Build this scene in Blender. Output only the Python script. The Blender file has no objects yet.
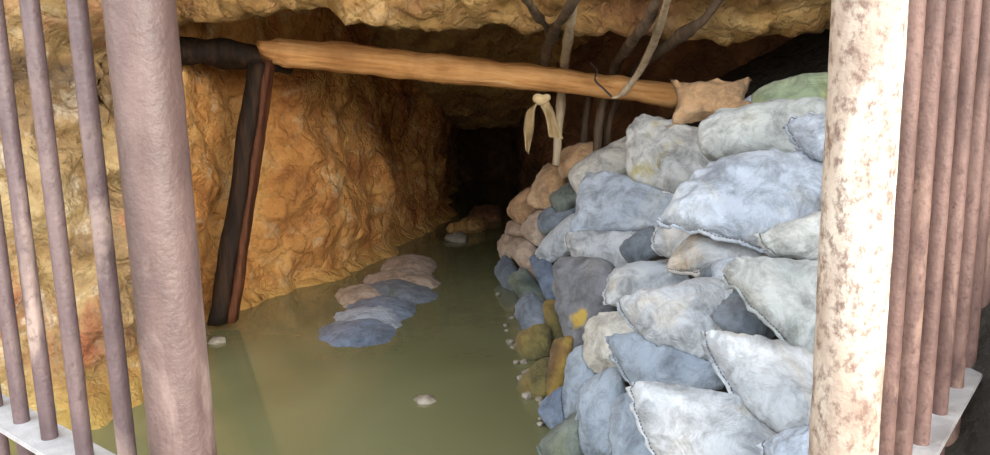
import bpy, bmesh, math, random
from mathutils import Vector, Matrix, noise
from mathutils.bvhtree import BVHTree
S = bpy.context.scene
COL = S.collection
V = Vector

# ------------------------------------------------------------------ camera
F, CX, CY = 760.0, 495.0, 227.5
EYE = V((0, 0, 1.5))
down_c = V((100, -4400, -F)).normalized()          # world down seen in camera axes
up_c = -down_c
fwd_c = (V((0, 0, -1)) - up_c * V((0, 0, -1)).dot(up_c)).normalized()
right_c = fwd_c.cross(up_c)
R = Matrix((right_c, fwd_c, up_c))                 # camera axes -> world axes
cam_d = bpy.data.cameras.new('camera')
cam = bpy.data.objects.new('camera', cam_d); COL.objects.link(cam)
cam_d.sensor_width = 36.0
cam_d.lens = F / 990 * 36.0
cam_d.clip_start = 0.05
cam.matrix_world = Matrix.Translation(EYE) @ R.to_4x4()
S.camera = cam

# ------------------------------------------------------------------ daylight
world = bpy.data.worlds.new('sky'); S.world = world
world.use_nodes = True
wn = world.node_tree.nodes; wl = world.node_tree.links
bg = wn['Background']
tc = wn.new('ShaderNodeTexCoord'); sep = wn.new('ShaderNodeSeparateXYZ')
ramp = wn.new('ShaderNodeValToRGB')
ramp.color_ramp.elements[0].position = 0.0; ramp.color_ramp.elements[0].color = (0.50, 0.46, 0.41, 1)
ramp.color_ramp.elements[1].position = 0.9; ramp.color_ramp.elements[1].color = (0.72, 0.85, 1.0, 1)
e = ramp.color_ramp.elements.new(0.25); e.color = (0.78, 0.80, 0.82, 1)
wl.new(tc.outputs['Generated'], sep.inputs[0]); wl.new(sep.outputs['Z'], ramp.inputs[0])
wl.new(ramp.outputs[0], bg.inputs['Color'])
bg.inputs['Strength'].default_value = 3.5
sd = bpy.data.lights.new('sun', 'SUN'); sun = bpy.data.objects.new('sun', sd); COL.objects.link(sun)
sd.energy = 5.0; sd.angle = math.radians(36); sd.color = (1.0, 0.94, 0.86)
sun.rotation_euler = V((-0.60, 0.72, -0.27)).to_track_quat('-Z', 'Y').to_euler()
S.view_settings.view_transform = 'Standard'
S.view_settings.look = 'None'
S.view_settings.gamma = 1.0
S.view_settings.use_curve_mapping = False
S.view_settings.exposure = 0.32

# ------------------------------------------------------------------ helpers
def ray(px, py):
    return (R @ V(((px - CX) / F, (CY - py) / F, -1.0)))
def at(px, py, Y):
    r = ray(px, py); return EYE + r * (Y / r.y)
def on_z(px, py, z):
    r = ray(px, py); return EYE + r * ((z - EYE.z) / r.z)

def obj(name, me, mat, parent=None, smooth=True):
    if isinstance(me, bmesh.types.BMesh):
        bm = me; me = bpy.data.meshes.new(name); bm.to_mesh(me); bm.free()
    if smooth:
        me.polygons.foreach_set('use_smooth', [True] * len(me.polygons))
    if mat: me.materials.append(mat)
    o = bpy.data.objects.new(name, me); COL.objects.link(o)
    if parent: o.parent = parent
    return o
def tag(o, label, cat, group=None):
    o['label'] = label; o['category'] = cat
    if group: o['group'] = group
    return o
def struct(o):
    o['kind'] = 'structure'; return o
def fbm(p, oct=4, H=1.0):
    return noise.fractal(p, H, 2.0, oct)

def tube_bm(bm, pts, radii, seg=12, rough=0.0, seed=0.0, caps=True, freq=6.0, flat=1.0):
    rings = []
    n = len(pts)
    up0 = V((0.31, 0.2, 0.93))
    for i, p in enumerate(pts):
        t = (pts[min(i + 1, n - 1)] - pts[max(i - 1, 0)]).normalized()
        a = t.cross(up0)
        if a.length < 1e-3: a = t.cross(V((1, 0, 0)))
        a.normalize(); b = t.cross(a)
        ring = []
        for k in range(seg):
            th = 2 * math.pi * k / seg
            r = radii[i] if hasattr(radii, '__len__') else radii
            d = a * math.cos(th) + b * (math.sin(th) * flat)
            q = p + d * r
            if rough:
                q += d * rough * fbm(V((q.x * freq + seed, q.y * freq, q.z * freq)), 4)
            ring.append(bm.verts.new(q))
        rings.append(ring)
    for i in range(n - 1):
        for k in range(seg):
            bm.faces.new((rings[i][k], rings[i][(k + 1) % seg], rings[i + 1][(k + 1) % seg], rings[i + 1][k]))
    if caps:
        bm.faces.new(rings[0][::-1]); bm.faces.new(rings[-1])
    bmesh.ops.recalc_face_normals(bm, faces=bm.faces)
    return rings
def spline(pts, n):
    out = []
    P = [pts[0] * 2 - pts[1]] + list(pts) + [pts[-1] * 2 - pts[-2]]
    m = len(pts) - 1
    for i in range(n + 1):
        s = i / n * m; k = min(int(s), m - 1); t = s - k
        a, b, c, d = P[k:k + 4]
        out.append(0.5 * ((2 * b) + (c - a) * t + (2 * a - 5 * b + 4 * c - d) * t * t + (3 * b - a - 3 * c + d) * t ** 3))
    return out
def sstep(a, b, x):
    t = max(0.0, min(1.0, (x - a) / (b - a))); return t * t * (3 - 2 * t)
def lerp_tab(tab, s):
    for (a, va), (b, vb) in zip(tab, tab[1:]):
        if s <= b:
            t = 0 if b == a else max(0, (s - a) / (b - a))
            t = t * t * (3 - 2 * t) if False else t
            return va + (vb - va) * t
    return tab[-1][1]

# ------------------------------------------------------------------ materials
class N:
    def __init__(self, name):
        self.m = bpy.data.materials.new(name); self.m.use_nodes = True
        self.t = self.m.node_tree; self.b = self.t.nodes['Principled BSDF']
        self.co = None
    def add(self, t, **kw):
        n = self.t.nodes.new(t)
        for k, v in kw.items(): setattr(n, k, v)
        return n
    def link(self, a, b): self.t.links.new(a, b)
    def coords(self, kind='Object', random_shift=False):
        c = self.add('ShaderNodeTexCoord'); out = c.outputs[kind]
        if kind == 'World':
            pass
        if random_shift:
            oi = self.add('ShaderNodeObjectInfo')
            mul = self.add('ShaderNodeMath', operation='MULTIPLY'); mul.inputs[1].default_value = 37.0
            self.link(oi.outputs['Random'], mul.inputs[0])
            va = self.add('ShaderNodeVectorMath', operation='ADD')
            self.link(out, va.inputs[0]); self.link(mul.outputs[0], va.inputs[1]); out = va.outputs[0]
        self.co = out
        return out
    def noise(self, scale, detail=6, rough=0.6, dist=0.0, stretch=None):
        n = self.add('ShaderNodeTexNoise'); n.inputs['Scale'].default_value = scale
        n.inputs['Detail'].default_value = detail; n.inputs['Roughness'].default_value = rough
        n.inputs['Distortion'].default_value = dist
        src = self.co
        if stretch:
            mp = self.add('ShaderNodeMapping'); mp.inputs['Scale'].default_value = stretch
            self.link(src, mp.inputs['Vector']); src = mp.outputs[0]
        self.link(src, n.inputs['Vector']); return n.outputs['Fac']
    def ramp(self, fac, stops):
        r = self.add('ShaderNodeValToRGB'); els = r.color_ramp.elements
        while len(els) < len(stops): els.new(0.5)
        for el, (p, c) in zip(els, stops):
            el.position = p; el.color = (c[0], c[1], c[2], 1) if hasattr(c, '__len__') else (c, c, c, 1)
        self.link(fac, r.inputs[0]); return r.outputs[0]
    def mix(self, fac, a, b, mode='MIX'):
        m = self.add('ShaderNodeMix', data_type='RGBA', blend_type=mode)
        for s, i in ((fac, 0), (a, 6), (b, 7)):
            if hasattr(s, 'is_output'): self.link(s, m.inputs[i])
            elif hasattr(s, '__len__'): m.inputs[i].default_value = (s[0], s[1], s[2], 1)
            else: m.inputs[i].default_value = s
        return m.outputs[2]
    def color(self, c): self.link(c, self.b.inputs['Base Color'])
    def bump(self, h, strength=0.5, dist=0.02):
        b = self.add('ShaderNodeBump'); b.inputs['Strength'].default_value = strength; b.inputs['Distance'].default_value = dist
        self.link(h, b.inputs['Height'])
        prev = self.b.inputs['Normal'].links
        if prev: self.link(prev[0].from_socket, b.inputs['Normal'])
        self.link(b.outputs[0], self.b.inputs['Normal'])
    def rough(self, v): self.b.inputs['Roughness'].default_value = v

def rock_mat(name, cols, seed=0, patch=(0.30, 0.09, 0.03), pale=(0.62, 0.45, 0.25), patch_amt=0.5, pale_amt=0.5, rough=0.75, crack=0.45):
    n = N(name); n.coords('Object')
    base = n.ramp(n.noise(1.7 + seed * .1, 8, 0.62, 0.6), [(0.30, cols[0]), (0.46, cols[1]), (0.60, cols[2]), (0.72, cols[3])])
    f2 = n.ramp(n.noise(2.3, 6, 0.6, 0.3, (1, 1, 0.6)), [(0.52, 0.0), (0.66, patch_amt)])
    c = n.mix(f2, base, patch)
    f3 = n.ramp(n.noise(5.0, 7, 0.65, 0.8), [(0.55, 0.0), (0.70, pale_amt)])
    c = n.mix(f3, c, pale)
    f4 = n.ramp(n.noise(22, 6, 0.7), [(0.28, 0.62), (0.48, 1.0)])
    c = n.mix(1.0, c, f4, 'MULTIPLY')
    n.color(c); n.rough(rough)
    vo = n.add('ShaderNodeTexVoronoi', feature='DISTANCE_TO_EDGE'); vo.inputs['Scale'].default_value = 4.5
    wob = n.add('ShaderNodeTexNoise'); wob.inputs['Scale'].default_value = 3.5; wob.inputs['Detail'].default_value = 5
    n.link(n.co, wob.inputs['Vector'])
    vm = n.add('ShaderNodeVectorMath', operation='MULTIPLY_ADD'); vm.inputs[1].default_value = (0.55, 0.55, 0.55)
    n.link(wob.outputs['Color'], vm.inputs[0]); n.link(n.co, vm.inputs[2]); n.link(vm.outputs[0], vo.inputs['Vector'])
    n.bump(n.ramp(vo.outputs['Distance'], [(0.0, 0.0), (0.12, 0.7), (0.4, 1.0)]), crack, 0.05)
    n.bump(n.noise(7, 9, 0.68, 0.4), 0.8, 0.06)
    n.bump(n.noise(40, 6, 0.7), 0.5, 0.012)
    return n
rk = rock_mat('ochre_rock', [(0.30, 0.105, 0.026), (0.62, 0.275, 0.07), (0.76, 0.41, 0.13), (0.84, 0.56, 0.25)], patch=(0.34, 0.10, 0.03), pale=(0.76, 0.56, 0.32), pale_amt=0.75, patch_amt=0.65, crack=0.6)
# mineral crust that the water has left on the foot of the wall
geo = rk.add('ShaderNodeNewGeometry'); sp = rk.add('ShaderNodeSeparateXYZ'); rk.link(geo.outputs['Position'], sp.inputs[0])
crust = rk.ramp(sp.outputs['Z'], [(0.0, 0.8), (0.035, 0.75), (0.06, 0.4), (0.14, 0.0)])
col0 = rk.b.inputs['Base Color'].links[0].from_socket
rk.color(rk.mix(crust, col0, (0.62, 0.36, 0.10)))
M_ROCK = rk.m
rn = rock_mat('pale_ochre_rock', [(0.12, 0.08, 0.05), (0.31, 0.195, 0.08), (0.46, 0.33, 0.15), (0.60, 0.51, 0.35)], seed=3, patch=(0.30, 0.07, 0.03), pale=(0.66, 0.58, 0.44), patch_amt=0.7, pale_amt=0.8)
geo = rn.add('ShaderNodeNewGeometry'); sp = rn.add('ShaderNodeSeparateXYZ'); rn.link(geo.outputs['Position'], sp.inputs[0])
moss = rn.ramp(sp.outputs['Z'], [(0.0, 0.55), (0.10, 0.5), (0.30, 0.0)])
col0 = rn.b.inputs['Base Color'].links[0].from_socket
rn.color(rn.mix(moss, col0, (0.40, 0.29, 0.05)))
M_ROCKN = rn.m
M_CEIL = rock_mat('crumbly_ochre_rock', [(0.20, 0.09, 0.03), (0.40, 0.22, 0.07), (0.56, 0.35, 0.12), (0.66, 0.47, 0.22)], seed=5, patch=(0.22, 0.08, 0.03), crack=0.6).m
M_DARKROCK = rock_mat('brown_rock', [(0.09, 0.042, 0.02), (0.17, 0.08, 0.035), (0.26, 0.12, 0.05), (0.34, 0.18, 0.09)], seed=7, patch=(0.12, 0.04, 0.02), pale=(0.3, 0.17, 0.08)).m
M_GROUND = rock_mat('dry_earth', [(0.2, 0.15, 0.1), (0.3, 0.23, 0.16), (0.4, 0.32, 0.23), (0.48, 0.4, 0.3)], seed=9).m
M_CORE = rock_mat('wet_earth', [(0.02, 0.017, 0.014), (0.035, 0.03, 0.024), (0.05, 0.042, 0.033), (0.07, 0.06, 0.05)], seed=9, patch=(0.03, 0.025, 0.02), pale=(0.08, 0.07, 0.06)).m  # near-black earth under the bags, seen through the gaps

# water: milky green, half see-through near the top
n = N('murky_green_water'); n.coords('Object')
c = n.ramp(n.noise(0.55, 3, 0.5, 0.5), [(0.35, (0.185, 0.190, 0.088)), (0.65, (0.245, 0.250, 0.130))])
n.color(c); n.rough(0.04); n.b.inputs['IOR'].default_value = 1.75
n.b.inputs['Alpha'].default_value = 0.86
n.bump(n.noise(5.0, 3, 0.5, 0.4), 0.10, 0.02); n.bump(n.noise(17, 2, 0.5), 0.06, 0.008)
M_WATER = n.m

def wood_mat(name, a, b, c, axis_stretch=(1, 14, 14), rough=0.7):
    n = N(name); n.coords('Object')
    f = n.noise(1.6, 8, 0.65, 0.5, axis_stretch)
    k = n.ramp(f, [(0.28, a), (0.48, b), (0.70, c)])
    k = n.mix(n.ramp(n.noise(3.0, 5, 0.6), [(0.5, 0.0), (0.75, 0.55)]), k, a)
    n.color(k); n.rough(rough); n.bump(f, 0.8, 0.02); n.b.inputs['Specular IOR Level'].default_value = 0.2
    return n.m
M_BEAM = wood_mat('debarked_timber', (0.30, 0.12, 0.04), (0.70, 0.35, 0.125), (0.82, 0.50, 0.23))
M_DARKWOOD = wood_mat('dark_wet_timber', (0.008, 0.005, 0.003), (0.018, 0.010, 0.006), (0.05, 0.024, 0.012), (12, 12, 1))
M_REDWOOD = wood_mat('red_brown_timber', (0.03, 0.012, 0.006), (0.09, 0.03, 0.014), (0.17, 0.065, 0.028), (12, 12, 1))
M_STICK = wood_mat('grey_brown_branch', (0.045, 0.03, 0.02), (0.11, 0.075, 0.05), (0.21, 0.15, 0.10), (10, 10, 1.2))
M_STICKP = wood_mat('pale_branch', (0.30, 0.22, 0.15), (0.52, 0.41, 0.28), (0.66, 0.55, 0.40), (10, 10, 1.2))

def rust_mat(name, stops, spots, spot_rng, pale, pale_rng, rough=0.5, metal=0.0):
    n = N(name); n.coords('Object', True)
    c = n.ramp(n.noise(9, 7, 0.65, 0.3, (1, 1, 0.45)), stops)
    c = n.mix(n.ramp(n.noise(7.0, 6, 0.62, 0.6, (1, 1, 0.4)), [(pale_rng[0], 0.0), (pale_rng[1], 0.9)]), c, pale)
    c = n.mix(n.ramp(n.noise(75, 5, 0.7, 0, (1, 1, 0.7)), [(spot_rng[0], 0.0), (spot_rng[1], 0.85)]), c, spots)
    n.color(c); n.rough(rough)
    n.bump(n.noise(120, 4, 0.6), 0.45, 0.004); n.bump(n.noise(14, 4, 0.6), 0.25, 0.008)
    return n.m
M_RUST_BAR = rust_mat('mauve_rusty_steel', [(0.3, (0.06, 0.038, 0.04)), (0.5, (0.112, 0.076, 0.08)), (0.7, (0.19, 0.135, 0.125))],
                      (0.07, 0.04, 0.036), (0.54, 0.72), (0.36, 0.27, 0.23), (0.57, 0.70))
M_RUST_POST = rust_mat('pink_grey_rusty_pipe', [(0.3, (0.05, 0.032, 0.031)), (0.5, (0.105, 0.068, 0.062)), (0.7, (0.165, 0.112, 0.10))],
                       (0.15, 0.09, 0.08), (0.58, 0.75), (0.30, 0.22, 0.195), (0.56, 0.72))
M_RUST_RED = rust_mat('brown_rusty_steel', [(0.3, (0.08, 0.042, 0.034)), (0.5, (0.15, 0.085, 0.07)), (0.7, (0.24, 0.145, 0.118))],
                      (0.07, 0.035, 0.03), (0.52, 0.70), (0.36, 0.23, 0.17), (0.57, 0.70), 0.6)
M_PAINT_POST = rust_mat('flaking_cream_pipe', [(0.3, (0.30, 0.22, 0.17)), (0.5, (0.50, 0.41, 0.33)), (0.7, (0.64, 0.57, 0.48))],
                        (0.17, 0.10, 0.075), (0.48, 0.64), (0.78, 0.73, 0.62), (0.48, 0.64), 0.5)
M_RAIL = rust_mat('grey_painted_flat_bar', [(0.3, (0.30, 0.29, 0.29)), (0.5, (0.42, 0.41, 0.41)), (0.7, (0.52, 0.51, 0.50))],
                  (0.25, 0.18, 0.14), (0.62, 0.8), (0.7, 0.69, 0.66), (0.6, 0.75))

def cloth_mat(name, stops, stain_highlight, stain_highlight_rng=(0.55, 0.72), stain_highlight_amt=0.7, dirt=0.44):
    n = N(name); n.coords('Object', True)
    c = n.ramp(n.noise(2.6, 6, 0.55, 0.5), [(0.30, stops[0]), (0.50, stops[1]), (0.70, stops[2])])
    c = n.mix(n.ramp(n.noise(3.4, 5, 0.6, 0.7), [(stain_highlight_rng[0], 0.0), (stain_highlight_rng[1], stain_highlight_amt)]), c, stain_highlight)
    c = n.mix(1.0, c, n.ramp(n.noise(9, 8, 0.72, 0.5), [(0.34, dirt), (0.56, 1.0)]), 'MULTIPLY')
    n.color(c); n.rough(0.82)
    n.b.inputs['Sheen Weight'].default_value = 0.1
    w1 = n.add('ShaderNodeTexWave', wave_type='BANDS', bands_direction='X'); w1.inputs['Scale'].default_value = 55
    w2 = n.add('ShaderNodeTexWave', wave_type='BANDS', bands_direction='Y'); w2.inputs['Scale'].default_value = 55
    for w in (w1, w2):
        w.inputs['Distortion'].default_value = 1.5; n.link(n.co, w.inputs['Vector'])
    ad = n.add('ShaderNodeMath', operation='ADD'); n.link(w1.outputs['Fac'], ad.inputs[0]); n.link(w2.outputs['Fac'], ad.inputs[1])
    n.bump(n.noise(6, 7, 0.62, 1.4), 0.75, 0.04)
    n.bump(n.noise(38, 5, 0.65, 0.6), 0.35, 0.006)
    n.bump(ad.outputs[0], 0.12, 0.002)
    return n.m
BM = {
 'steel':  cloth_mat('steel_blue_sacking', [(0.25, 0.305, 0.38), (0.335, 0.40, 0.48), (0.43, 0.49, 0.56)], (0.50, 0.50, 0.45), (0.56, 0.72), 0.55, 0.45),
 'tanned': cloth_mat('tan_stained_sacking', [(0.42, 0.45, 0.48), (0.50, 0.52, 0.54), (0.58, 0.58, 0.57)], (0.58, 0.44, 0.27), (0.46, 0.62), 0.8),
 'blue':   cloth_mat('pale_blue_sacking', [(0.36, 0.43, 0.53), (0.45, 0.52, 0.62), (0.54, 0.60, 0.68)], (0.62, 0.62, 0.56), (0.54, 0.70), 0.6),  # cream blotches put warm highlights into the cloth colour
 'white':  cloth_mat('blue_white_sacking', [(0.43, 0.48, 0.54), (0.53, 0.57, 0.61), (0.62, 0.64, 0.66)], (0.70, 0.62, 0.48), (0.54, 0.70), 0.65),  # cream blotches: mottled stains, and warm highlights painted in with them
 'cream':  cloth_mat('cream_sacking', [(0.56, 0.53, 0.46), (0.66, 0.64, 0.58), (0.73, 0.71, 0.66)], (0.52, 0.40, 0.22), (0.60, 0.75), 0.5),
 'yellowish': cloth_mat('yellow_stained_sacking', [(0.54, 0.57, 0.59), (0.63, 0.65, 0.65), (0.71, 0.71, 0.69)], (0.56, 0.48, 0.15), (0.54, 0.66), 0.7),
 'greenish': cloth_mat('green_stained_white_sacking', [(0.40, 0.45, 0.46), (0.50, 0.54, 0.54), (0.60, 0.62, 0.60)], (0.40, 0.40, 0.18), (0.58, 0.74), 0.6),
 'green':  cloth_mat('moss_green_sacking', [(0.20, 0.27, 0.17), (0.30, 0.37, 0.24), (0.42, 0.47, 0.34)], (0.42, 0.42, 0.10), (0.52, 0.70), 0.7),
 'tan':    cloth_mat('tan_sacking', [(0.54, 0.32, 0.16), (0.66, 0.42, 0.23), (0.74, 0.54, 0.35)], (0.55, 0.25, 0.08), (0.60, 0.74), 0.5),
 'dust':   cloth_mat('dusty_pink_tan_sacking', [(0.40, 0.29, 0.21), (0.54, 0.41, 0.31), (0.64, 0.52, 0.43)], (0.45, 0.30, 0.15), (0.58, 0.74), 0.5),
 'grey':   cloth_mat('slate_grey_sacking', [(0.16, 0.165, 0.19), (0.23, 0.24, 0.265), (0.33, 0.335, 0.36)], (0.34, 0.30, 0.24), (0.58, 0.74), 0.6),
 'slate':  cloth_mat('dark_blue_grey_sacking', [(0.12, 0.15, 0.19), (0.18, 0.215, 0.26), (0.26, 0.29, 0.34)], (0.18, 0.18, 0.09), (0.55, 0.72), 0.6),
 'deepblue': cloth_mat('deep_blue_sacking', [(0.12, 0.16, 0.235), (0.18, 0.23, 0.32), (0.29, 0.34, 0.43)], (0.2, 0.22, 0.2), (0.58, 0.74), 0.5),
 'yellow': cloth_mat('mustard_sacking', [(0.16, 0.10, 0.03), (0.29, 0.19, 0.04), (0.42, 0.30, 0.07)], (0.16, 0.08, 0.03), (0.50, 0.64), 0.7, 0.35),
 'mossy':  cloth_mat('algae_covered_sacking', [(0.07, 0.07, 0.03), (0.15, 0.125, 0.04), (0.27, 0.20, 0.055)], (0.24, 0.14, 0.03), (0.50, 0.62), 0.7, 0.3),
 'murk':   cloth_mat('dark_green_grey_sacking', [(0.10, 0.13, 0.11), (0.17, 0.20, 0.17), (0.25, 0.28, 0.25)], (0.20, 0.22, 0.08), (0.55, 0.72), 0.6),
}
M_THREAD = N('grey_thread'); M_THREAD.b.inputs['Base Color'].default_value = (0.16, 0.15, 0.15, 1); M_THREAD.rough(0.9); M_THREAD = M_THREAD.m
n = N('buff_rag'); n.coords('Object')
n.color(n.ramp(n.noise(12, 5, 0.6), [(0.3, (0.50, 0.36, 0.17)), (0.7, (0.72, 0.56, 0.32))])); n.rough(0.9); M_RAG = n.m
n = N('pale_stone'); n.coords('Object', True)
n.color(n.ramp(n.noise(14, 6, 0.6), [(0.3, (0.20, 0.17, 0.13)), (0.7, (0.42, 0.38, 0.32))])); n.rough(0.6); n.bump(n.noise(20, 6, 0.6), 0.5, 0.01); M_STONE = n.m
n = N('iron_wire'); n.b.inputs['Base Color'].default_value = (0.05, 0.035, 0.03, 1); n.rough(0.6); M_WIRE = n.m

# ------------------------------------------------------------------ rock shell
def grid_mesh(nu, nv, fn):
    bm = bmesh.new()
    vs = [[bm.verts.new(fn(i / nu, j / nv)) for j in range(nv + 1)] for i in range(nu + 1)]
    for i in range(nu):
        for j in range(nv):
            bm.faces.new((vs[i][j], vs[i + 1][j], vs[i + 1][j + 1], vs[i][j + 1]))
    return bm
def plan(pts):
    """arc-length lookup along a plan polyline"""
    L = [0]
    for a, b in zip(pts, pts[1:]): L.append(L[-1] + (V(b) - V(a)).length)
    def f(u):
        s = u * L[-1]
        for k in range(len(pts) - 1):
            if s <= L[k + 1] + 1e-9:
                t = (s - L[k]) / (L[k + 1] - L[k]); a, b = V(pts[k]), V(pts[k + 1])
                return a.lerp(b, t), (b - a).normalized()
        return V(pts[-1]), (V(pts[-1]) - V(pts[-2])).normalized()
    return f
def crag(p, amp=0.1, sc=1.0, blocky=0.5):
    """outward displacement for broken rock"""
    q = p * sc
    v = amp * fbm(q * 1.3, 5, 0.9)
    d, _ = noise.voronoi(V((q.x * 2.2, q.y * 2.2, q.z * 1.7)) + V((fbm(q * 2, 2), fbm(q * 2 + V((9, 0, 0)), 2), 0)) * 0.3)
    v += amp * blocky * (d[1] - d[0]) * 1.2
    v += amp * 0.28 * fbm(q * 7, 4, 0.8)
    return v

# left wall behind the prop: runs from the hollow behind the near rock to the end of the tunnel
LP = [(-2.55, 4.2), (-2.15, 4.75), (-2.08, 5.35), (-1.96, 5.7), (-1.62, 6.25), (-1.34, 6.8), (-1.10, 7.45), (-1.30, 7.62), (-0.98, 8.3), (-0.70, 9.2), (-0.62, 9.9), (-0.72, 11.0), (-0.8, 14.5)]
lp = plan(LP)
def wall_left(u, v):
    p, t = lp(u); z = -0.7 + v * 3.6
    nrm = V((t.y, -t.x, 0))
    lean = 0.10 * max(0, z - 1.2) ** 2 + 0.05 * math.sin(z * 2.2 + p.y)
    q = V((p.x, p.y, z))
    foot = 0.13 * math.exp(-((z + 0.02) / 0.07) ** 2) + (0.2 if z < -0.05 else 0) * min(1, (-0.05 - z) / 0.2 if z < -0.05 else 0)
    bulge = 0.16 * math.exp(-((p.y - 6.3) / 0.35) ** 2) * math.exp(-((z - 0.9) / 0.8) ** 2)
    return q + nrm * (lean + foot + bulge + crag(q + V((3, 1, 0)), 0.12, 0.85, 0.9)) 
o = struct(obj('wall_left', grid_mesh(300, 130, wall_left), M_ROCK))
# near rock at the left of the mouth, behind the bars
NP = [(-4.6, 1.2), (-3.9, 2.2), (-3.1, 2.95), (-2.55, 3.32), (-2.2, 3.55), (-1.98, 3.72), (-1.90, 3.9), (-2.0, 4.12), (-2.3, 4.4), (-2.7, 4.6)]
npn = plan(NP)
def wall_near(u, v):
    p, t = npn(u); z = -0.7 + v * 5.2
    nrm = V((t.y, -t.x, 0))
    q = V((p.x, p.y, z))
    foot = 0.10 * math.exp(-((z) / 0.15) ** 2) + (0.25 * min(1, (-z) / 0.3) if z < 0 else 0)
    lean = -0.05 * (z - 1.0) + (0.25 * (z - 1.6) if z > 1.6 else 0)
    return q + nrm * (foot + lean + crag(q, 0.20, 1.25, 0.9))
o = struct(obj('wall_front', grid_mesh(200, 170, wall_near), M_ROCKN))

# ceiling: overhanging cliff face, its broken lip, and the roof that falls towards the tunnel
CEIL = [(-2.6, 5.0), (-0.9, 3.4), (-0.28, 2.45), (-0.06, 2.02), (0.0, 1.90), (0.10, 1.90), (0.35, 2.08), (1.0, 2.28), (2.2, 2.30), (3.2, 2.05), (4.2, 1.62), (5.0, 1.30), (5.8, 1.12), (10.3, 1.0)]
CL = [0]
for a, b in zip(CEIL, CEIL[1:]): CL.append(CL[-1] + math.hypot(b[0] - a[0], b[1] - a[1]))
CLN = [c / CL[-1] for c in CL]
def ceil_fn(u, v):
    x = -4.2 + 8.4 * u
    s = v
    # denser near the lip
    s = CLN[-1] * (v ** 1.0)
    dy = lerp_tab(list(zip(CLN, [c[0] for c in CEIL])), s); z = lerp_tab(list(zip(CLN, [c[1] for c in CEIL])), s)
    over = sstep(0.0, 1.5, x) * max(0.0, z - 2.05) * 1.6  # unseen right-hand bulge, added to keep sky light off the lip
    dy -= over
    lip_y = 4.45 + 0.10 * math.sin(x * 1.9 + 0.6) - 0.05 * x
    lip_dz = -0.07 * x + 0.03 * math.sin(x * 4.2)
    if dy > 1.5: lip_dz *= 0.3
    q = V((x, lip_y + dy, z + lip_dz))
    d = crag(q + V((7, 0, 0)), 0.13, 1.6, 0.9) + 0.05 * fbm(q * 9, 4, 0.8)
    # outward = towards viewer/below
    w = 1.0 if dy < 0.05 else 0.35
    return q + V((0, -0.75 * w, -0.5)) * d
o = struct(obj('ceiling', grid_mesh(230, 300, ceil_fn), M_CEIL))

RP = [(3.6, 0.6), (3.0, 2.2), (2.75, 3.4), (2.65, 4.6), (2.45, 5.5), (1.9, 6.2), (1.3, 6.8), (0.95, 7.5), (0.66, 8.5), (0.45, 9.8), (0.4, 14.5)]
rp = plan(RP)
def wall_right(u, v):
    p, t = rp(u); z = -0.7 + v * 3.4
    nrm = V((-t.y, t.x, 0)); q = V((p.x, p.y, z))
    return q + nrm * crag(q + V((1, 5, 0)), 0.14, 1.1, 0.8)
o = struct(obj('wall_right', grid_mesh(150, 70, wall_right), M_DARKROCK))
def wall_back(u, v):
    q = V((-1.6 + 3.2 * u, 13.6, -0.7 + 2.6 * v))
    return q + V((0, -1, 0)) * crag(q, 0.2, 1.2, 0.7)
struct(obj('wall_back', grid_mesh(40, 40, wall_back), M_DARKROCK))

def floor_fn(u, v):
    x = -5 + 10 * u; y = -7 + 21.5 * v
    z = 0.02 if y < 1.5 else max(-0.55, 0.02 - (y - 1.5) * 0.7)
    q = V((x, y, z)); q.z += 0.04 * fbm(q * 2.0, 4); return q
struct(obj('floor', grid_mesh(70, 120, floor_fn), M_GROUND))
def water_fn(u, v):
    return V((-3.2 + 6.2 * u, 1.72 + 12.2 * v, 0.0))
w = struct(obj('water', grid_mesh(4, 8, water_fn), M_WATER))

# ------------------------------------------------------------------ bag pile
TOPZ, TOPS = 1.28, 0.8
def pile_z(x, y):
    f = sstep(4.6, 6.6, y)
    x0 = 0.22 - 0.20 * f + 0.02 * math.sin(y * 1.3); sl = 1.30 + 1.5 * f
    a = sl * (x - x0); b = TOPZ + TOPS * (x - (x0 + TOPZ / sl))
    k = 0.10
    h = max(0.0, min(1.0, 0.5 + 0.5 * (b - a) / k))
    return b * (1 - h) + a * h - k * h * (1 - h)
def pile_hit(px, py):
    r = ray(px, py); prev = None
    s = 1.2
    while s < 12:
        p = EYE + r * (s / r.y)
        g = p.z - pile_z(p.x, p.y)
        if g <= 0: return p
        s += 0.01
    return EYE + r * (9.0 / r.y)
def bank_fn(u, v):
    x = 0.25 + 2.7 * u; y = 1.0 + 8.6 * v
    z = max(-0.6, pile_z(x, y) - 0.42)
    z = min(z, pile_z(x, 5.0) - 0.30)
    if x < 0.45: z = min(z, -0.3)
    q = V((x, y, z)); q.z += 0.05 * fbm(q * 3, 3)
    return q
struct(obj('ground', grid_mesh(50, 110, bank_fn), M_CORE))

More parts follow.
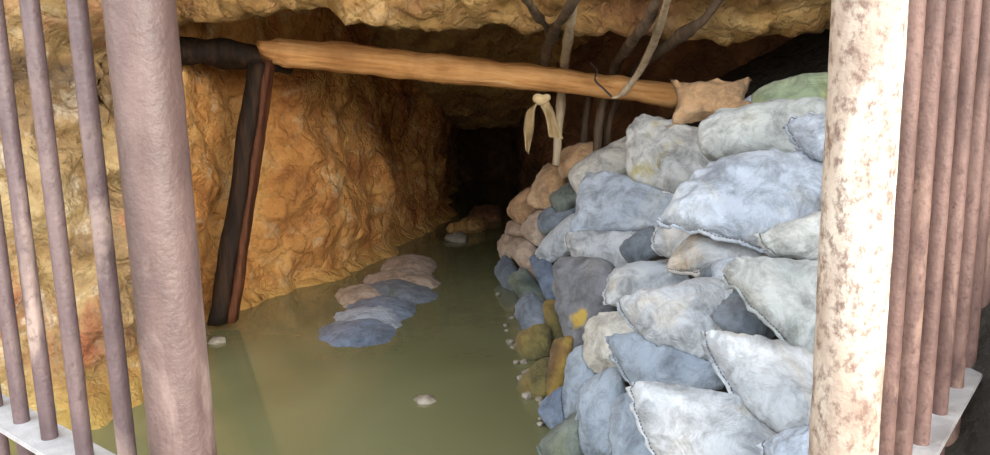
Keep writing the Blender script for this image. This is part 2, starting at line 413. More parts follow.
def bag_mesh(quad, T, rng, sag=0.0, plump=2.3, ears=-0.10, gather=0.5, wr=1.0, NU=44, NV=30, roundb=0.2, rounda=0.06):
    """pillow shaped sack over a quad (a_lo, a_hi, b_hi, b_lo in its own plane); z = up.
    Returns verts, faces, border rows for hems"""
    sd = rng.uniform(0, 500)
    q0, q1, q2, q3 = quad
    L = ((q3 + q2) / 2 - (q0 + q1) / 2).length; W = ((q1 + q2) / 2 - (q0 + q3) / 2).length
    bl1, bl2 = rng.uniform(-0.14, 0.14), rng.uniform(-0.10, 0.10)
    verts = []; idx = {}
    def pos(i, j, side):
        a = -1 + 2 * i / NU; b = -1 + 2 * j / NV
        # concentrate samples near the border
        u = math.copysign(1 - (1 - abs(a)) ** 1.35, a)
        v = math.copysign(1 - (1 - abs(b)) ** 1.35, b)
        # corners: crisp at the sewn end, rounder at the other; sides swell out (ears < 0) or are drawn in (ears > 0)
        rc = rounda if u < 0 else roundb
        uu = u * (1 - ears * (1 - v * v) * 0.5 * u * u) * (1 - rc * (u * u * v * v) ** 2)
        vv = v * (1 - ears * (1 - u * u) * 0.8 * v * v) * (1 - rc * (u * u * v * v) ** 2)
        s_, t_ = (uu + 1) / 2, (vv + 1) / 2
        q = q0 * (1 - s_) * (1 - t_) + q1 * (1 - s_) * t_ + q2 * s_ * t_ + q3 * s_ * (1 - t_)
        x, y = q.x, q.y
        # plumpness
        fu = max(0.0, 1 - abs(u) ** plump); fv = max(0.0, 1 - abs(v) ** plump)
        h = (fu * fv) ** 0.45
        h *= 1 + bl1 * u + bl2 * v
        p = V((x, y, 0))
        # slow lumps of the filling, then creases
        lump = 0.16 * fbm(V((x * 3.2 / L + sd, y * 3.2 / L, side * 3.0)), 3)
        edge = max(abs(u), abs(v))
        g1 = gather * wr * (abs(u) ** 4) * 0.055 * math.sin(v * 11 + 3 * fbm(V((v * 2, sd, side)), 2) + sd)
        cr = noise.ridged_multi_fractal(V((x * 5.0 / L + sd, y * 6.5 / L, side * 5.0)), 0.9, 2.1, 3, 1.0, 2.0)
        fine = 0.045 * wr * fbm(V((x * 14 / L, y * 14 / L, sd + side)), 3)
        hh = h * (1 + lump + fine) + (g1 * min(1.0, h * 3)) - 0.035 * wr * max(0, cr - 1.0) * h * (0.4 + edge)
        z = side * T / 2 * hh
        if side < 0: z *= 0.85
        # tension folds running in from the corners and from the sewn end
        for ca in (-1, 1):
            for cb in (-1, 1):
                dx, dy = (u - ca), (v - cb); r = math.hypot(dx, dy)
                ph = math.atan2(abs(dy), abs(dx))
                z_f = math.sin(ph * 9 + sd * (1.3 + ca * .2 + cb * .7)) * math.exp(-r / 0.55) * min(1, r * 4)
                hh += 0.085 * wr * z_f * min(1, h * 2.2)
        for ce, am in ((-1, 0.10), (1, 0.05)):
            r = abs(u - ce)
            hh += am * wr * math.sin(v * 13 + sd + 2.5 * fbm(V((v * 1.7 + sd, ce, side)), 2)) * math.exp(-r / 0.22) * min(1, h * 2)
        z = side * T / 2 * hh * (0.85 if side < 0 else 1)
        # edges flutter
        z += T * 0.10 * wr * edge ** 5 * fbm(V((x * 7 / L + sd, y * 7 / L, 1.7)), 3) * 2.0
        z -= sag * (u * u + 0.5 * v * v) * T
        p.z = z
        return p
    for side in (1, -1):
        for i in range(NU + 1):
            for j in range(NV + 1):
                border = i in (0, NU) or j in (0, NV)
                if side < 0 and border:
                    idx[(side, i, j)] = idx[(1, i, j)]; continue
                idx[(side, i, j)] = len(verts); verts.append(pos(i, j, side))
    faces = []
    for i in range(NU):
        for j in range(NV):
            f = [idx[(1, i, j)], idx[(1, i + 1, j)], idx[(1, i + 1, j + 1)], idx[(1, i, j + 1)]]
            faces.append(f)
            f = [idx[(-1, i, j)], idx[(-1, i, j + 1)], idx[(-1, i + 1, j + 1)], idx[(-1, i + 1, j)]]
            faces.append(f)
    border = {'a': [verts[idx[(1, 0, j)]].copy() for j in range(NV + 1)], 'b': [verts[idx[(1, NU, j)]].copy() for j in range(NV + 1)],
              'c': [verts[idx[(1, i, 0)]].copy() for i in range(NU + 1)], 'd': [verts[idx[(1, i, NV)]].copy() for i in range(NU + 1)]}
    return verts, faces, border

def hem_bm(row, out, width, rng, thick=0.007):
    """stitched flap along one border row; out = outward direction in the bag's own axes"""
    sd = rng.uniform(0, 99); m = len(row)
    bm = bmesh.new(); secs = []
    for k, p in enumerate(row):
        t = k / (m - 1)
        wv = fbm(V((t * 6, sd, 0)), 3); wv2 = fbm(V((t * 9, sd, 5)), 3)
        w = width * (0.8 + 0.5 * wv2)
        d = (out + V((0, 0, 0.8 * wv))).normalized()
        up = V((0, 0, 1))
        base = p - out * 0.012
        prof = [base + up * 0.004, base + d * w * 0.35 + up * thick * 0.9, base + d * w * 0.5 + up * thick * 0.45, base + d * w * 0.65 + up * thick * 0.9,
                base + d * w, base + d * w * 0.96 - up * thick, base + d * w * 0.5 - up * thick * 0.9, base - up * 0.004]
        secs.append([bm.verts.new(q) for q in prof])
    for k in range(m - 1):
        for a in range(8):
            bm.faces.new((secs[k][a], secs[k][(a + 1) % 8], secs[k + 1][(a + 1) % 8], secs[k + 1][a]))
    bm.faces.new(secs[0]); bm.faces.new(secs[-1][::-1])
    bmesh.ops.recalc_face_normals(bm, faces=bm.faces)
    line = [(s[2].co.copy()) for s in secs]
    return bm, line
def stitch_bm(line):
    bm = bmesh.new()
    for k in range(0, len(line) - 1):
        a, b = line[k], line[k + 1]
        p, q = a.lerp(b, 0.15) + V((0, 0, 0.0025)), a.lerp(b, 0.75) + V((0, 0, 0.0025))
        tube_bm(bm, [p, q], 0.0022, 5)
    return bm

VIEWN = V((-0.42, -0.62, 0.66))
# px ends of the long axis, apparent width across it (px), cloth, options, label
PILE = []
def bag(p1, p2, w, mat, label, **k): PILE.append((p1, p2, w, mat, label, k))
# far end of the pile, against the dark; tan cloths hold the warm light in their colour
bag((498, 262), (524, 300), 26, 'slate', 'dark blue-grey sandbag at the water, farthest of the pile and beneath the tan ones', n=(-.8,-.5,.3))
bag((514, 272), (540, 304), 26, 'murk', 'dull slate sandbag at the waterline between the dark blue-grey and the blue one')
bag((536, 252), (556, 298), 22, 'deepblue', 'dark blue sandbag squeezed beside the big grey one with yellow blot')
bag((498, 250), (530, 236), 26, 'dust', 'pinkish tan sandbag with one pointed ear jutting over the dark water', off=.05)
bag((518, 245), (542, 274), 26, 'dust', 'dusty tan sandbag hanging above the slate one, end frayed')
bag((506, 226), (532, 230), 17, 'dust', 'small tan sandbag showing only a pale pointed corner above the dark')
bag((512, 218), (540, 190), 26, 'tan', 'slim tan sandbag left of the taller tan one, farthest along the crest')
bag((526, 238), (552, 212), 28, 'dust', 'brownish tan sandbag below the tall tan one and left of blue-grey ones')
bag((538, 206), (560, 164), 32, 'tan', 'tall tan sandbag standing upright on the far crest under the rag')
bag((538, 224), (578, 208), 24, 'slate', 'small blue-grey sandbag wedged beneath the dark green scrap of a bag')
bag((552, 206), (582, 186), 24, 'murk', 'small dark green sandbag tucked into the gap behind the long blue-white one')
bag((558, 162), (600, 152), 30, 'tan', 'orange-tan rounded sandbag at the crest beneath the wooden poles')
bag((572, 184), (645, 142), 36, 'cream', 'creamy white sandbag behind the long blue-white one, left of the yellow-stained one')
# crest at the right
bag((752, 108), (840, 84), 38, 'green', 'green mossy sandbag on the top of the pile next to the cream post')
bag((744, 106), (775, 96), 15, 'blue', 'small pale blue bag end between the green and the orange-tan ones', off=.03)
bag((728, 112), (752, 106), 16, 'tan', 'little rust-orange bag end peeping over the grey-white one', off=-.34)
bag(0, 0, 40, 'tan', 'crumpled orange-tan sandbag with two pointed ears at the end of the beam', q=((668, 124), (674, 82), (748, 76), (754, 120)), ears=.50, roundb=0, rounda=0, hem='', n=(-.3,-.75,.58), T=.5, wr=3.0, off=-.25, grow=1.12)
bag(0, 0, 44, 'blue', 'pale blue sandbag with a turned-up flap against the cream post', q=((806, 152), (786, 120), (842, 112), (842, 160)), hem='ad')
bag(0, 0, 56, 'greenish', 'grey-white sandbag with faint green stains, second tier below the green one', q=((706, 160), (700, 114), (836, 94), (842, 152)), n=(-.3,-.75,.58), hem='', rounda=.2)
# lower left front, at the water
bag((516, 352), (548, 338), 36, 'mossy', 'round brown-yellow algae-covered sandbag standing in the water', off=-.22, n=(-.7,-.6,.4))
bag((520, 402), (552, 364), 34, 'mossy', 'ragged algae-covered sandbag half in the water, left of the mustard one', off=-.16, n=(-.7,-.6,.4))
bag((520, 300), (556, 350), 34, 'slate', 'slate and yellow sandbag sloping to the water, left of the big grey one', off=-.12, n=(-.7,-.6,.4))
bag((548, 300), (560, 350), 16, 'mossy', 'narrow olive sandbag strip between slate-yellow bag and big grey bag')
bag((544, 422), (578, 392), 34, 'deepblue', 'deep blue sandbag low in the water behind the pale blue hanging ones')
bag((548, 462), (596, 420), 46, 'murk', 'dark green-grey sandbag at the bottom edge, half in the water')
bag(0, 0, 34, 'steel', 'slim pale blue sandbag hanging right of the mustard one', q=((596, 424), (562, 428), (568, 350), (592, 345)), n=(-.7,-.6,.4), hem='')
bag(0, 0, 24, 'yellow', 'mustard yellow sandbag hanging narrow and pointed at the water', q=((556, 414), (546, 412), (551, 342), (573, 336)), n=(-.75,-.55,.35), off=-.05)
# middle
G = dict
bag(0, 0, 66, 'grey', 'big slate grey sandbag with a yellow blot hanging over the water side', q=((604, 345), (568, 350), (552, 258), (612, 262)), n=(-.7,-.62,.36), off=-.04, rounda=.15, spot=(579, 318, .055, (0.62, 0.42, 0.06)))
bag(0, 0, 44, 'steel', 'pale blue sandbag standing upright below the cream one', q=((622, 450), (580, 455), (580, 382), (620, 366)), n=(-.6,-.66,.46), hem='d')
bag(0, 0, 48, 'cream', 'cream coloured plump sandbag beneath the greyish blue one', q=((640, 376), (582, 370), (590, 314), (645, 312)), n=(-.55,-.65,.5), rounda=.25)
bag(0, 0, 46, 'steel', 'pale blue sandbag at the bottom edge left of the largest front one', q=((672, 482), (616, 482), (612, 402), (646, 388)), n=(-.55,-.65,.5), hem='d')
bag(0, 0, 30, 'white', 'pale sandbag with drooping pointed corner left of the folded blue-white one', q=((541, 266), (535, 250), (574, 210), (602, 236)), n=(-.6,-.7,.4), rounda=0)
bag((624, 258), (662, 232), 30, 'slate', 'shadowed blue sandbag deep in the gap under the long blue-white one', off=.08)  # slate cloth carries the shade of the gap in its colour
bag(0, 0, 56, 'white', 'blue-white sandbag folded beneath the long blue-white one, corner hanging', q=((576, 262), (563, 230), (655, 234), (622, 280)), n=(-.5,-.78,.38), roundb=0, off=.05)
bag(0, 0, 46, 'white', 'pale grey-white sandbag behind the plump front bag, above the cream one', q=((606, 304), (612, 268), (676, 258), (696, 300)))
bag(0, 0, 48, 'white', 'blue-white sandbag with rounded end under the largest pale blue one', q=((656, 256), (658, 220), (736, 220), (736, 262)), n=(-.4,-.75,.5), rounda=.3, off=.06)
bag(0, 0, 68, 'blue', 'long blue-white sandbag with a tan lower edge below the yellow-stained one', q=((570, 232), (588, 170), (694, 190), (668, 226)), n=(-.4,-.72,.56), hem='c', off=-.08, rounda=.05, roundb=.05)
bag((712, 274), (744, 266), 24, 'blue', 'small pale blue bag end between tan-stained bag and plump one', off=.05)
bag((730, 296), (774, 330), 60, 'slate', 'shadowed bag in the gap right of the plump white one', off=.12)  # filler bag; its dark cloth stands for shade in the gap
bag((700, 256), (748, 280), 40, 'slate', 'shadowed bag end under the tan-stained one', off=.12)  # added filler, with the shade under the upper bag put into its colour
bag(0, 0, 44, 'tanned', 'sandbag with tan-stained top and ragged hem under the largest pale blue one', q=((664, 267), (694, 232), (780, 232), (770, 268)), n=(-.3,-.68,.66), hem='c', off=.06)
bag(0, 0, 44, 'greenish', 'whitish green-tinged sandbag with open flap end by the cream post', q=((776, 252), (760, 232), (842, 206), (842, 260)), hem='a')
bag(0, 0, 72, 'yellowish', 'yellow-stained white sandbag perched on the crest at the beam end', q=((626, 178), (630, 112), (730, 136), (706, 197)), n=(-.35,-.75,.55), hem='c', rounda=.16, roundb=.25)
bag(0, 0, 92, 'blue', 'largest pale blue sandbag on the upper pile, sagging hem towards the viewer', q=((662, 213), (716, 158), (845, 158), (786, 245)), n=(-.28,-.68,.68), hem='c', rounda=0, roundb=0, off=-.10)
bag(0, 0, 54, 'steel', 'greyish blue sandbag with hem, between the cream one and the big front one', q=((644, 400), (604, 333), (700, 336), (724, 386)), n=(-.4,-.72,.56), hem='a')
bag(0, 0, 84, 'greenish', 'green-stained sandbag with stitched hem slanting down by the cream post', q=((722, 268), (750, 258), (850, 266), (814, 362)), n=(-.25,-.72,.64), hem='c')
bag(0, 0, 84, 'white', 'plump white sandbag with frayed left end in the middle of the pile', q=((662, 356), (616, 296), (742, 274), (764, 358)), n=(-.3,-.75,.58), hem='a', T=.62)
bag((770, 466), (840, 446), 50, 'blue', 'pale blue sandbag at the bottom edge against the cream post')
bag(0, 0, 92, 'white', 'white-grey sandbag with stitched left hem, above the front-most one', q=((760, 430), (702, 328), (822, 352), (822, 440)), n=(-.25,-.75,.6), hem='a')
bag(0, 0, 112, 'white', 'large white sandbag nearest the viewer at the bottom with rough left hem', q=((668, 472), (631, 378), (790, 412), (812, 510)), n=(-.28,-.72,.64), hem='a', off=-.05)
# seen through the gap beside the cream post
bag((866, 240), (934, 226), 60, 'blue', 'pale blue sandbag behind the brown gate bars, upper one')
bag((856, 306), (926, 294), 70, 'deepblue', 'bluish sandbag behind the brown gate bars, middle one')
bag((848, 392), (918, 372), 84, 'blue', 'bluish sandbag behind the brown gate bars, lowest one')

def spotted(mat, loc, rad, col):
    """the same sacking with one blot at a place on the bag"""
    m = mat.copy(); t = m.node_tree; bs = t.nodes['Principled BSDF']
    src = bs.inputs['Base Color'].links[0].from_socket
    tc_ = t.nodes.new('ShaderNodeTexCoord'); vd = t.nodes.new('ShaderNodeVectorMath'); vd.operation = 'DISTANCE'
    vd.inputs[1].default_value = loc; t.links.new(tc_.outputs['Object'], vd.inputs[0])
    nz = t.nodes.new('ShaderNodeTexNoise'); nz.inputs['Scale'].default_value = 14; t.links.new(tc_.outputs['Object'], nz.inputs['Vector'])
    ad = t.nodes.new('ShaderNodeMath'); ad.operation = 'MULTIPLY_ADD'; ad.inputs[1].default_value = rad * 1.6
    t.links.new(nz.outputs['Fac'], ad.inputs[0]); t.links.new(vd.outputs['Value'], ad.inputs[2])
    rp_ = t.nodes.new('ShaderNodeValToRGB'); rp_.color_ramp.elements[0].position = rad * 1.4; rp_.color_ramp.elements[0].color = (.85, .85, .85, 1)
    rp_.color_ramp.elements[1].position = rad * 1.9; rp_.color_ramp.elements[1].color = (0, 0, 0, 1); t.links.new(ad.outputs[0], rp_.inputs[0])
    mx = t.nodes.new('ShaderNodeMix'); mx.data_type = 'RGBA'; t.links.new(rp_.outputs[0], mx.inputs[0]); t.links.new(src, mx.inputs[6])
    mx.inputs[7].default_value = (*col, 1); t.links.new(mx.outputs[2], bs.inputs['Base Color'])
    return m
built = []
rng = random.Random(11)
for p1, p2, w, mat, label, k in PILE:
    qd = k.get('q')
    if qd: c = (sum(p[0] for p in qd) / 4, sum(p[1] for p in qd) / 4)
    else: c = ((p1[0] + p2[0]) / 2, (p1[1] + p2[1]) / 2)
    P = pile_hit(*c)
    view = (P - EYE).normalized()
    P = P + view * k.get('off', 0.0)
    nrm = V(k.get('n', VIEWN)).normalized()
    def hit(q):
        r = ray(*q); return EYE + r * ((P - EYE).dot(nrm) / r.dot(nrm))
    tr = k.get('T', 0.60)
    if qd:
        C = [hit(p) for p in qd]; A, B = (C[0] + C[1]) / 2, (C[2] + C[3]) / 2
    else:
        A, B = hit(p1), hit(p2)
    X = (B - A); L = X.length; X.normalize()
    Z = (nrm - X * nrm.dot(X)).normalized(); Y = Z.cross(X)
    O = (A + B) / 2
    if qd:
        quad = [V(((p - O).dot(X), (p - O).dot(Y), 0)) * k.get('grow', 1.07) for p in C]
        W = (quad[1].y + quad[2].y - quad[0].y - quad[3].y) / 2
        if W < 0: print('FLIPPED', label)
    else:
        ww = w / F * (P - EYE).length
        a2 = 1 - Y.dot(view) ** 2; b2 = 1 - Z.dot(view) ** 2
        W = min(ww / math.sqrt(max(0.15, a2 + tr * tr * b2 * 0.6)), L * 1.15)
        quad = [V((-L / 2, -W / 2, 0)), V((-L / 2, W / 2, 0)), V((L / 2, W / 2 * rng.uniform(.8, 1), 0)), V((L / 2, -W / 2 * rng.uniform(.8, 1), 0))]
    T = min(W, L) * tr
    big = w > 40
    verts, faces, border = bag_mesh(quad, T, rng, sag=k.get('sag', 0.10), ears=k.get('ears', rng.uniform(-0.10, 0.0)), wr=k.get('wr', 1.0),
                                    roundb=k.get('roundb', .12), rounda=k.get('rounda', .10), NU=46 if big else 28, NV=34 if big else 20)
    Mx = Matrix((X, Y, Z)).transposed().to_4x4(); Mx.translation = O - Z * T * 0.06
    built.append(dict(v=[Mx @ p for p in verts], f=faces, M=Mx, border=border, mat=BM[mat], label=label, k=k, big=big, W=W, L=L))
# bags lower in the heap give way where the ones laid over them press in
for i, bi in enumerate(built):
    lo = [min(p[a] for p in bi['v']) for a in range(3)]; hi = [max(p[a] for p in bi['v']) for a in range(3)]
    bi['bb'] = (lo, hi); bi['tree'] = BVHTree.FromPolygons(bi['v'], bi['f'])
for i, bi in enumerate(built):
    cen = bi['M'].translation
    moved = False
    for bj in built[i + 1:]:
        if any(bi['bb'][0][a] > bj['bb'][1][a] or bi['bb'][1][a] < bj['bb'][0][a] for a in range(3)): continue
        tree = bj['tree']
        lo, hi = bj['bb']
        for n_, p in enumerate(bi['v']):
            if not (lo[0] < p.x < hi[0] and lo[1] < p.y < hi[1] and lo[2] < p.z < hi[2]): continue
            d = cen - p; l = d.length
            if l < 1e-4: continue
            d /= l
            h, nn, _, dist = tree.ray_cast(p, d, l)
            if h is not None and nn.dot(d) > 0:
                bi['v'][n_] = h + d * min(0.003, (l - dist) * 0.5); moved = True
for b in built:
    inv = b['M'].inverted()
    if 'spot' in b['k']:
        sx, sy, sr, sc = b['k']['spot']
        tr_ = BVHTree.FromPolygons(b['v'], b['f']); h = tr_.ray_cast(EYE, ray(sx, sy).normalized())[0]
        if h is not None: b['mat'] = spotted(b['mat'], inv @ h, sr, sc)
    me = bpy.data.meshes.new('sandbag')
    me.from_pydata([inv @ p for p in b['v']], [], b['f']); me.update()
    o = obj('sandbag', me, b['mat']); o.matrix_world = b['M']
    tag(o, b['label'], 'sandbag', 'sandbags stacked along the water')
    for e in b['k'].get('hem', 'a' if b['big'] else ''):
        out = {'a': V((-1, 0, 0)), 'b': V((1, 0, 0)), 'c': V((0, -1, 0)), 'd': V((0, 1, 0))}[e]
        wd = 0.034 if b['big'] else 0.022
        bm, line = hem_bm(b['border'][e], out, wd, rng)
        h = obj('hem', bm, b['mat'], o)
        if b['big']:
            obj('stitching', stitch_bm(line), M_THREAD, h)

# bags lying in the shallow water
WET = [((318, 340), (398, 333), 26, 'deepblue', 'blue sandbag awash in the water, nearest of the sunken row'),
       ((334, 328), (402, 322), 22, 'blue', 'pale blue sandbag awash, second nearest of the sunken row'),
       ((348, 316), (416, 312), 24, 'deepblue', 'blue sandbag with pale top in the middle of the sunken row'),
       ((342, 304), (392, 298), 24, 'dust', 'buff sandbag end on the left side of the sunken row'),
       ((376, 302), (428, 290), 26, 'slate', 'slate blue sandbag on the right of the sunken row, beyond buff one'),
       ((374, 288), (434, 280), 26, 'dust', 'grey-tan sandbag second from the far end of the sunken row'),
       ((384, 270), (434, 268), 24, 'dust', 'tan sandbag rising highest at the far end of the sunken row')]
def wet(mat, cache={}):
    if mat not in cache:
        m = BM[mat].copy(); m.name = 'wet_' + m.name; m.node_tree.nodes['Principled BSDF'].inputs['Roughness'].default_value = 0.22; cache[mat] = m
    return cache[mat]
for k_, (p1, p2, w, mat, label) in enumerate(WET):
    A, B = on_z(*p1, 0.0), on_z(*p2, 0.0)
    X = B - A; L = X.length * 1.08; X.normalize(); Z = V((0.10, -0.10, 1)); Z = (Z - X * Z.dot(X)).normalized(); Y = Z.cross(X)
    W = 0.66; T = 0.17
    verts, faces, border = bag_mesh([V((-L / 2, -W / 2, 0)), V((-L / 2, W / 2, 0)), V((L / 2, W / 2, 0)), V((L / 2, -W / 2, 0))], T, rng, sag=0.15, NU=34, NV=26)
    Mx = Matrix((X, Y, Z)).transposed().to_4x4()
    Mx.translation = (A + B) / 2 + V((0, 0, -0.035 + 0.006 * k_))
    me = bpy.data.meshes.new('sandbag'); me.from_pydata(verts, [], faces); me.update()
    o = obj('sandbag', me, wet(mat)); o.matrix_world = Mx
    tag(o, label, 'sandbag', 'sunken sandbags in the channel')
    bm, line = hem_bm(border['a'], V((-1, 0, 0)), 0.03, rng); obj('hem', bm, BM[mat], o)

# ------------------------------------------------------------------ stones
def stone(p, r, label, group=None, squash=0.6, mat=None, seed=0):
    bm = bmesh.new(); bmesh.ops.create_icosphere(bm, subdivisions=3, radius=1)
    for v in bm.verts:
        d = 1 + 0.35 * fbm(v.co * 1.1 + V((seed * 7.3, 0, 0)), 4)
        v.co = V((v.co.x * r[0], v.co.y * r[1], v.co.z * r[2])) * d
    o = obj('stone', bm, mat or M_STONE); o.location = p
    return tag(o, label, 'stone', group)
stone(on_z(425, 401, 0.0), (0.055, 0.05, 0.03), 'small pale stone breaking the green water in mid channel', seed=1)
stone(on_z(217, 342, 0.0), (0.06, 0.05, 0.035), 'pale stone in the water beside the near left pipe', seed=2)
stone(on_z(456, 238, 0.02), (0.13, 0.15, 0.06), 'low pale stone at the water in the tunnel mouth', 'stones in the tunnel mouth', seed=3)
stone(on_z(468, 228, 0.03), (0.24, 0.22, 0.11), 'brown slab-like stone behind the low pale one in the tunnel', 'stones in the tunnel mouth', seed=4, mat=M_CEIL)
stone(on_z(484, 217, 0.03), (0.22, 0.3, 0.14), 'dark stone deepest in the tunnel mouth', 'stones in the tunnel mouth', seed=5, mat=M_DARKROCK)
for k_, (px, py, r, lab) in enumerate([(510, 342, .045, 'white pebble beside the round brown-yellow bag'), (516, 362, .03, 'small white pebble left of the ragged algae-covered bag'),
        (521, 378, .04, 'white pebble at the waterline under the ragged algae-covered bag'), (527, 396, .05, 'white stone at the foot of the ragged algae-covered bag'),
        (542, 403, .035, 'white pebble below the tip of the mustard bag'), (540, 424, .03, 'lone white pebble beside the deep blue bag'),
        (512, 318, .03, 'grey pebble in the water left of the slate and yellow bag'), (498, 294, .035, 'pale pebble in the water by the farthest slate bag')]):
    stone(on_z(px, py, 0.01), (r * .55, r * .5, r * .4), lab, 'pebbles at the foot of the pile', seed=10 + k_)

pr = random.Random(4)
for k_ in range(16):
    t = k_ / 15; px = 508 + 34 * t + pr.uniform(-5, 5); py = 330 + 85 * t + pr.uniform(-6, 6)
    r = pr.uniform(.010, .022)
    stone(on_z(px, py, 0.004), (r, r, r * .7), 'tiny pale pebble at the waterline beside the algae-covered bags', 'tiny pebbles by the algae-covered bags', seed=30 + k_)

# ------------------------------------------------------------------ timbers
def stick(name, pts, radii, mat, label, cat='pole', n=24, seg=10, rough=0.01, seed=0.0, group=None):
    P = spline(pts, n)
    rr = [lerp_tab([(i / (len(radii) - 1), r) for i, r in enumerate(radii)], k / n) for k in range(n + 1)]
    bm = bmesh.new(); tube_bm(bm, P, rr, seg, rough, seed)
    return tag(obj(name, bm, mat), label, cat, group)
YB = 5.15
# the beam: built along its own x axis so the grain follows it
A, B = at(268, 52, YB), at(676, 97, YB + 0.1)
X = (B - A); L = X.length; X.normalize(); Z = V((0, 0, 1)); Z = (Z - X * Z.dot(X)).normalized(); Y = Z.cross(X)
bm = bmesh.new(); n_ = 70; pts = []; rad = []
for k in range(n_ + 1):
    t = k / n_
    pts.append(V((t * L, 0.02 * math.sin(t * 5), 0.025 * math.sin(t * math.pi) + 0.008 * math.sin(t * 9))))
    rad.append(0.082 + 0.018 * math.exp(-((t - 0.3) / 0.35) ** 2) - 0.006 * t + (0.0 if t > 0.03 else -0.02))
rings = tube_bm(bm, pts, rad, 28, 0.016, 3.0, True, 5.0)
for k, ring in enumerate(rings):
    t = k / n_
    for v in ring:
        if t < 0.10:   # splintered end
            v.co.x += 0.10 * (1 - t / 0.10) * fbm(V((v.co.y * 30, v.co.z * 30, 2)), 2) - 0.05 * (1 - t / .1) * (v.co.z > 0)
        v.co += V((0, v.co.y, v.co.z - pts[k].z)).normalized() * (-0.012 * max(0, noise.ridged_multi_fractal(V((v.co.x * 1.2, v.co.y * 22, v.co.z * 22)), 0.8, 2, 2, 1, 2) - 1.0))
beam = obj('timber_beam', bm, M_BEAM)
Mx = Matrix((X, Y, Z)).transposed().to_4x4(); Mx.translation = A; beam.matrix_world = Mx
tag(beam, 'long debarked orange-brown timber beam spanning the mine mouth', 'beam')

# near-black timber stub at the left, over the prop
stick('cap_timber', [at(168, 50, 4.95), at(230, 54, 5.1), at(292, 62, 5.3)], [0.085, 0.095, 0.08], M_DARKWOOD, 'black weathered cap timber lying over the leaning prop', 'beam', 20, 14, 0.03, 2.0)
prop = bpy.data.objects.new('leaning_prop', None); COL.objects.link(prop); prop.location = at(220, 322, 4.95)
tag(prop, 'dark leaning wooden prop with red-brown edge beneath the cap timber', 'prop')
pb, pt_ = at(220, 322, 4.95), at(258, 64, 5.12)
def slab(a, b, wx, wy, mat, name, parent, seed, n=26):
    bm = bmesh.new()
    P = [a.lerp(b, k / n) for k in range(n + 1)]
    rings = []
    for p in P:
        ring = []
        for k in range(16):
            th = 2 * math.pi * k / 16; c, s = math.cos(th), math.sin(th)
            q = V((math.copysign(abs(c) ** .6, c) * wx, math.copysign(abs(s) ** .6, s) * wy, 0)) + p
            q += V((c, s, 0)) * 0.02 * fbm(V((q.x * 5 + seed, q.y * 5, q.z * 2.5)), 3)
            ring.append(bm.verts.new(q - prop.location))
        rings.append(ring)
    for i in range(n):
        for k in range(16):
            bm.faces.new((rings[i][k], rings[i][(k + 1) % 16], rings[i + 1][(k + 1) % 16], rings[i + 1][k]))
    bm.faces.new(rings[0][::-1]); bm.faces.new(rings[-1])
    return obj(name, bm, mat, parent)
slab(pb, pt_, 0.062, 0.08, M_DARKWOOD, 'post', prop, 1)
slab(pb + V((0.085, 0.02, 0)), pt_ + V((0.075, 0.02, 0.02)), 0.024, 0.06, M_REDWOOD, 'edge_board', prop, 5)

# poles and branches leaning behind the beam
stick('dead_branch', [at(580, -40, 3.85), at(572, 4, 4.05), at(553, 34, 4.6), at(545, 60, 5.2), at(543, 92, 5.45)], [.024, .028, .034, .040, .040], M_STICK,
      'dark crooked branch curving down behind the beam above the rag', 'branch', rough=.02, seed=1)
stick('wooden_pole', [at(580, -40, 3.8), at(571, 20, 4.3), at(563, 75, 5.42), at(556, 165, 5.5)], [.026, .028, .034, .028], M_STICKP,
      'straight grey-brown pole standing behind the beam right of the rag', 'pole', rough=.01, seed=2)
stick('dead_branch', [at(512, -40, 3.8), at(530, 4, 4.08), at(547, 28, 4.55)], [.03, .03, .022], M_STICK, 'short dark branch slanting into the crooked one from the roof', 'branch', rough=.015, seed=3)
stick('dead_branch', [at(676, -40, 3.6), at(667, 2, 3.95), at(654, 42, 4.45), at(639, 72, 4.82), at(622, 94, 4.98), at(612, 98, 5.02)], [.018, .021, .025, .024, .018, .010], M_STICKP,
      'pale straight branch in front of the beam ending in a hook', 'branch', rough=.008, seed=4)
stick('dead_branch', [at(672, -40, 3.9), at(650, 15, 4.15), at(634, 40, 4.45), at(616, 64, 5.3), at(602, 110, 5.5), at(596, 160, 5.5)], [.028, .03, .032, .036, .034, .03], M_STICK,
      'thick dull branch leaning behind the pale hooked one', 'branch', rough=.02, seed=5)
stick('dead_branch', [at(742, -40, 3.9), at(708, 14, 4.12), at(688, 30, 4.25), at(664, 48, 4.6), at(634, 72, 5.45), at(612, 112, 5.6), at(604, 160, 5.6)], [.026, .028, .030, .032, .034, .03, .025], M_STICK,
      'dark branch slanting from the upper right down behind the beam', 'branch', rough=.02, seed=6)
stick('wooden_pole', [at(592, 84, 5.7), at(586, 120, 5.7), at(582, 165, 5.7)], [.026, .026, .026], M_STICK, 'short dark stake under the beam left of the slanting branches', 'pole', seed=7)
# wire twisted round the beam
stick('wire', [at(590, 62, 5.0), at(597, 70, 5.04), at(595, 80, 5.03), at(603, 88, 5.03), at(612, 97, 5.02)], [.007] * 5, M_WIRE, 'dark twisted wire over the beam near the hooked branch', 'wire', seg=6, rough=0)

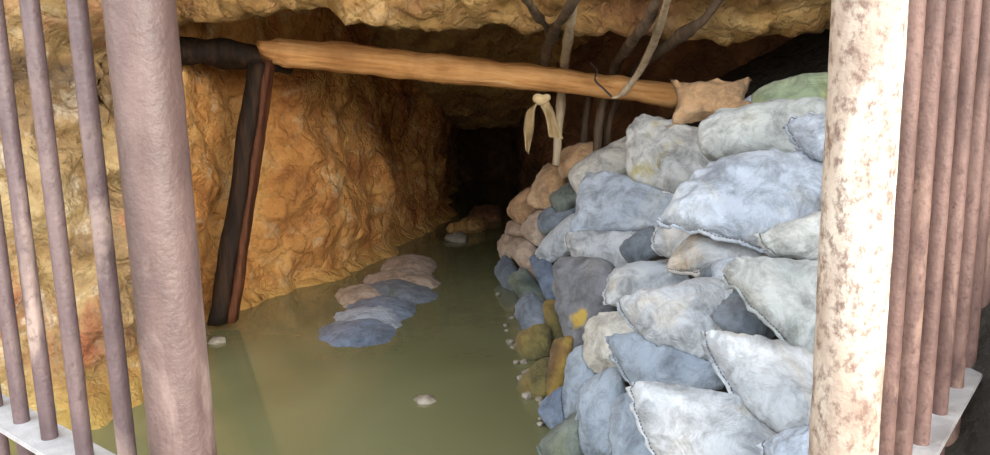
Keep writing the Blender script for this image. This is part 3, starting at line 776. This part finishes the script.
# rag knotted round the crooked branch, two tails hanging
def ribbon(pts, widths, n=26, seed=0):
    P = spline(pts, n); bm = bmesh.new(); prev = None
    for k, p in enumerate(P):
        t = k / n; w = lerp_tab([(i / (len(widths) - 1), x) for i, x in enumerate(widths)], t)
        row = []
        for j in range(7):
            s = -1 + j / 3
            off = V((s * w, 0.03 * math.sin(t * 6 + s * 2 + seed) + 0.012 * math.cos(s * 5), 0.02 * s * math.sin(t * 3 + seed)))
            row.append(bm.verts.new(p + off))
        if prev:
            for j in range(6): bm.faces.new((prev[j], prev[j + 1], row[j + 1], row[j]))
        prev = row
    bmesh.ops.solidify(bm, geom=bm.faces[:], thickness=0.006)
    return bm
rag = bpy.data.objects.new('hanging_rag', None); COL.objects.link(rag)
tag(rag, 'buff torn rag knotted below the beam with two hanging tails', 'rag')
obj('tail', ribbon([at(541, 99, 5.06), at(531, 110, 5.04), at(529, 130, 5.04), at(527, 152, 5.04)], [.03, .03, .035, .012], seed=1), M_RAG, rag)
obj('tail', ribbon([at(541, 98, 5.06), at(547, 108, 5.02), at(552, 122, 5.02), at(556, 138, 5.02)], [.035, .045, .04, .045], seed=3), M_RAG, rag)
bm = bmesh.new(); tube_bm(bm, spline([at(535, 97, 5.05), at(541, 100, 5.02), at(549, 97, 5.05)], 10), [.02, .028, .032, .034, .036, .036, .034, .032, .03, .026, .02], 10, .015, 4)
obj('knot', bm, M_RAG, rag)

# ------------------------------------------------------------------ gate
def bar_mesh(h0, h1, r, seed, seg=14, n=40):
    bm = bmesh.new()
    tube_bm(bm, [V((0, 0, h0 + (h1 - h0) * k / n)) for k in range(n + 1)], r, seg, r * 0.025, seed, True, 30)
    return bm
def box_bm(bm, cx, cy, cz, sx, sy, sz):
    r = bmesh.ops.create_cube(bm, size=1)
    for v in r['verts']: v.co = V((cx + v.co.x * sx, cy + v.co.y * sy, cz + v.co.z * sz))
    return r['verts']
def gate(name, foot, direction, s_list, rail_z, r_post, r_bar, m_post, m_bar, label):
    g = bpy.data.objects.new(name, None); COL.objects.link(g)
    g.location = foot; g.rotation_euler = (0, 0, math.atan2(direction.y, direction.x))
    tag(g, label, 'gate', 'gate panels at the mine mouth')
    o = obj('post', bar_mesh(-0.1, 2.75, r_post, 1.0, 40, 90), m_post, g)
    if m_post is M_PAINT_POST: o['label'] = 'thick pipe with flaking cream paint'
    for s in s_list:
        b = obj('bar', bar_mesh(0.30, 2.6, r_bar, s * 9), m_bar, g); b.location = (s, 0, 0)
    s1 = s_list[-1] + 0.1
    for z in (rail_z, 0.32, 2.55):
        bm = bmesh.new(); box_bm(bm, s1 / 2, 0, z, s1, 0.075, 0.010)
        bmesh.ops.bevel(bm, geom=bm.edges[:], offset=0.002, segments=2, affect='EDGES')
        obj('rail', bm, M_RAIL, g, smooth=False)['label'] = 'flat grey-painted cross bar'
    return g
def foot_at(px, py, Y):
    p = at(px, py, Y); p.z = 0.02; return p
gl = gate('gate_panel', foot_at(162, 230, 1.0), V((-0.79, 0.61, 0)), [0.169, 0.32, 0.454, 0.574, 0.70, 0.83], at(60, 440, 1.19).z - 0.06, 0.0430, 0.0138, M_RUST_POST, M_RUST_BAR,
     'gate panel with pinkish rusty pipe post and mauve bars before the ochre rock')
gr = gate('gate_panel', foot_at(856, 230, 1.0), V((0.648, 0.762, 0)), [0.24, 0.387, 0.547, 0.73, 0.92, 1.09, 1.26, 1.43, 1.60], at(958, 410, 1.556).z - 0.03, 0.0445, 0.0165, M_PAINT_POST, M_RUST_RED,
     'gate panel with flaking cream pipe post and brown rusty bars beside the sandbags')
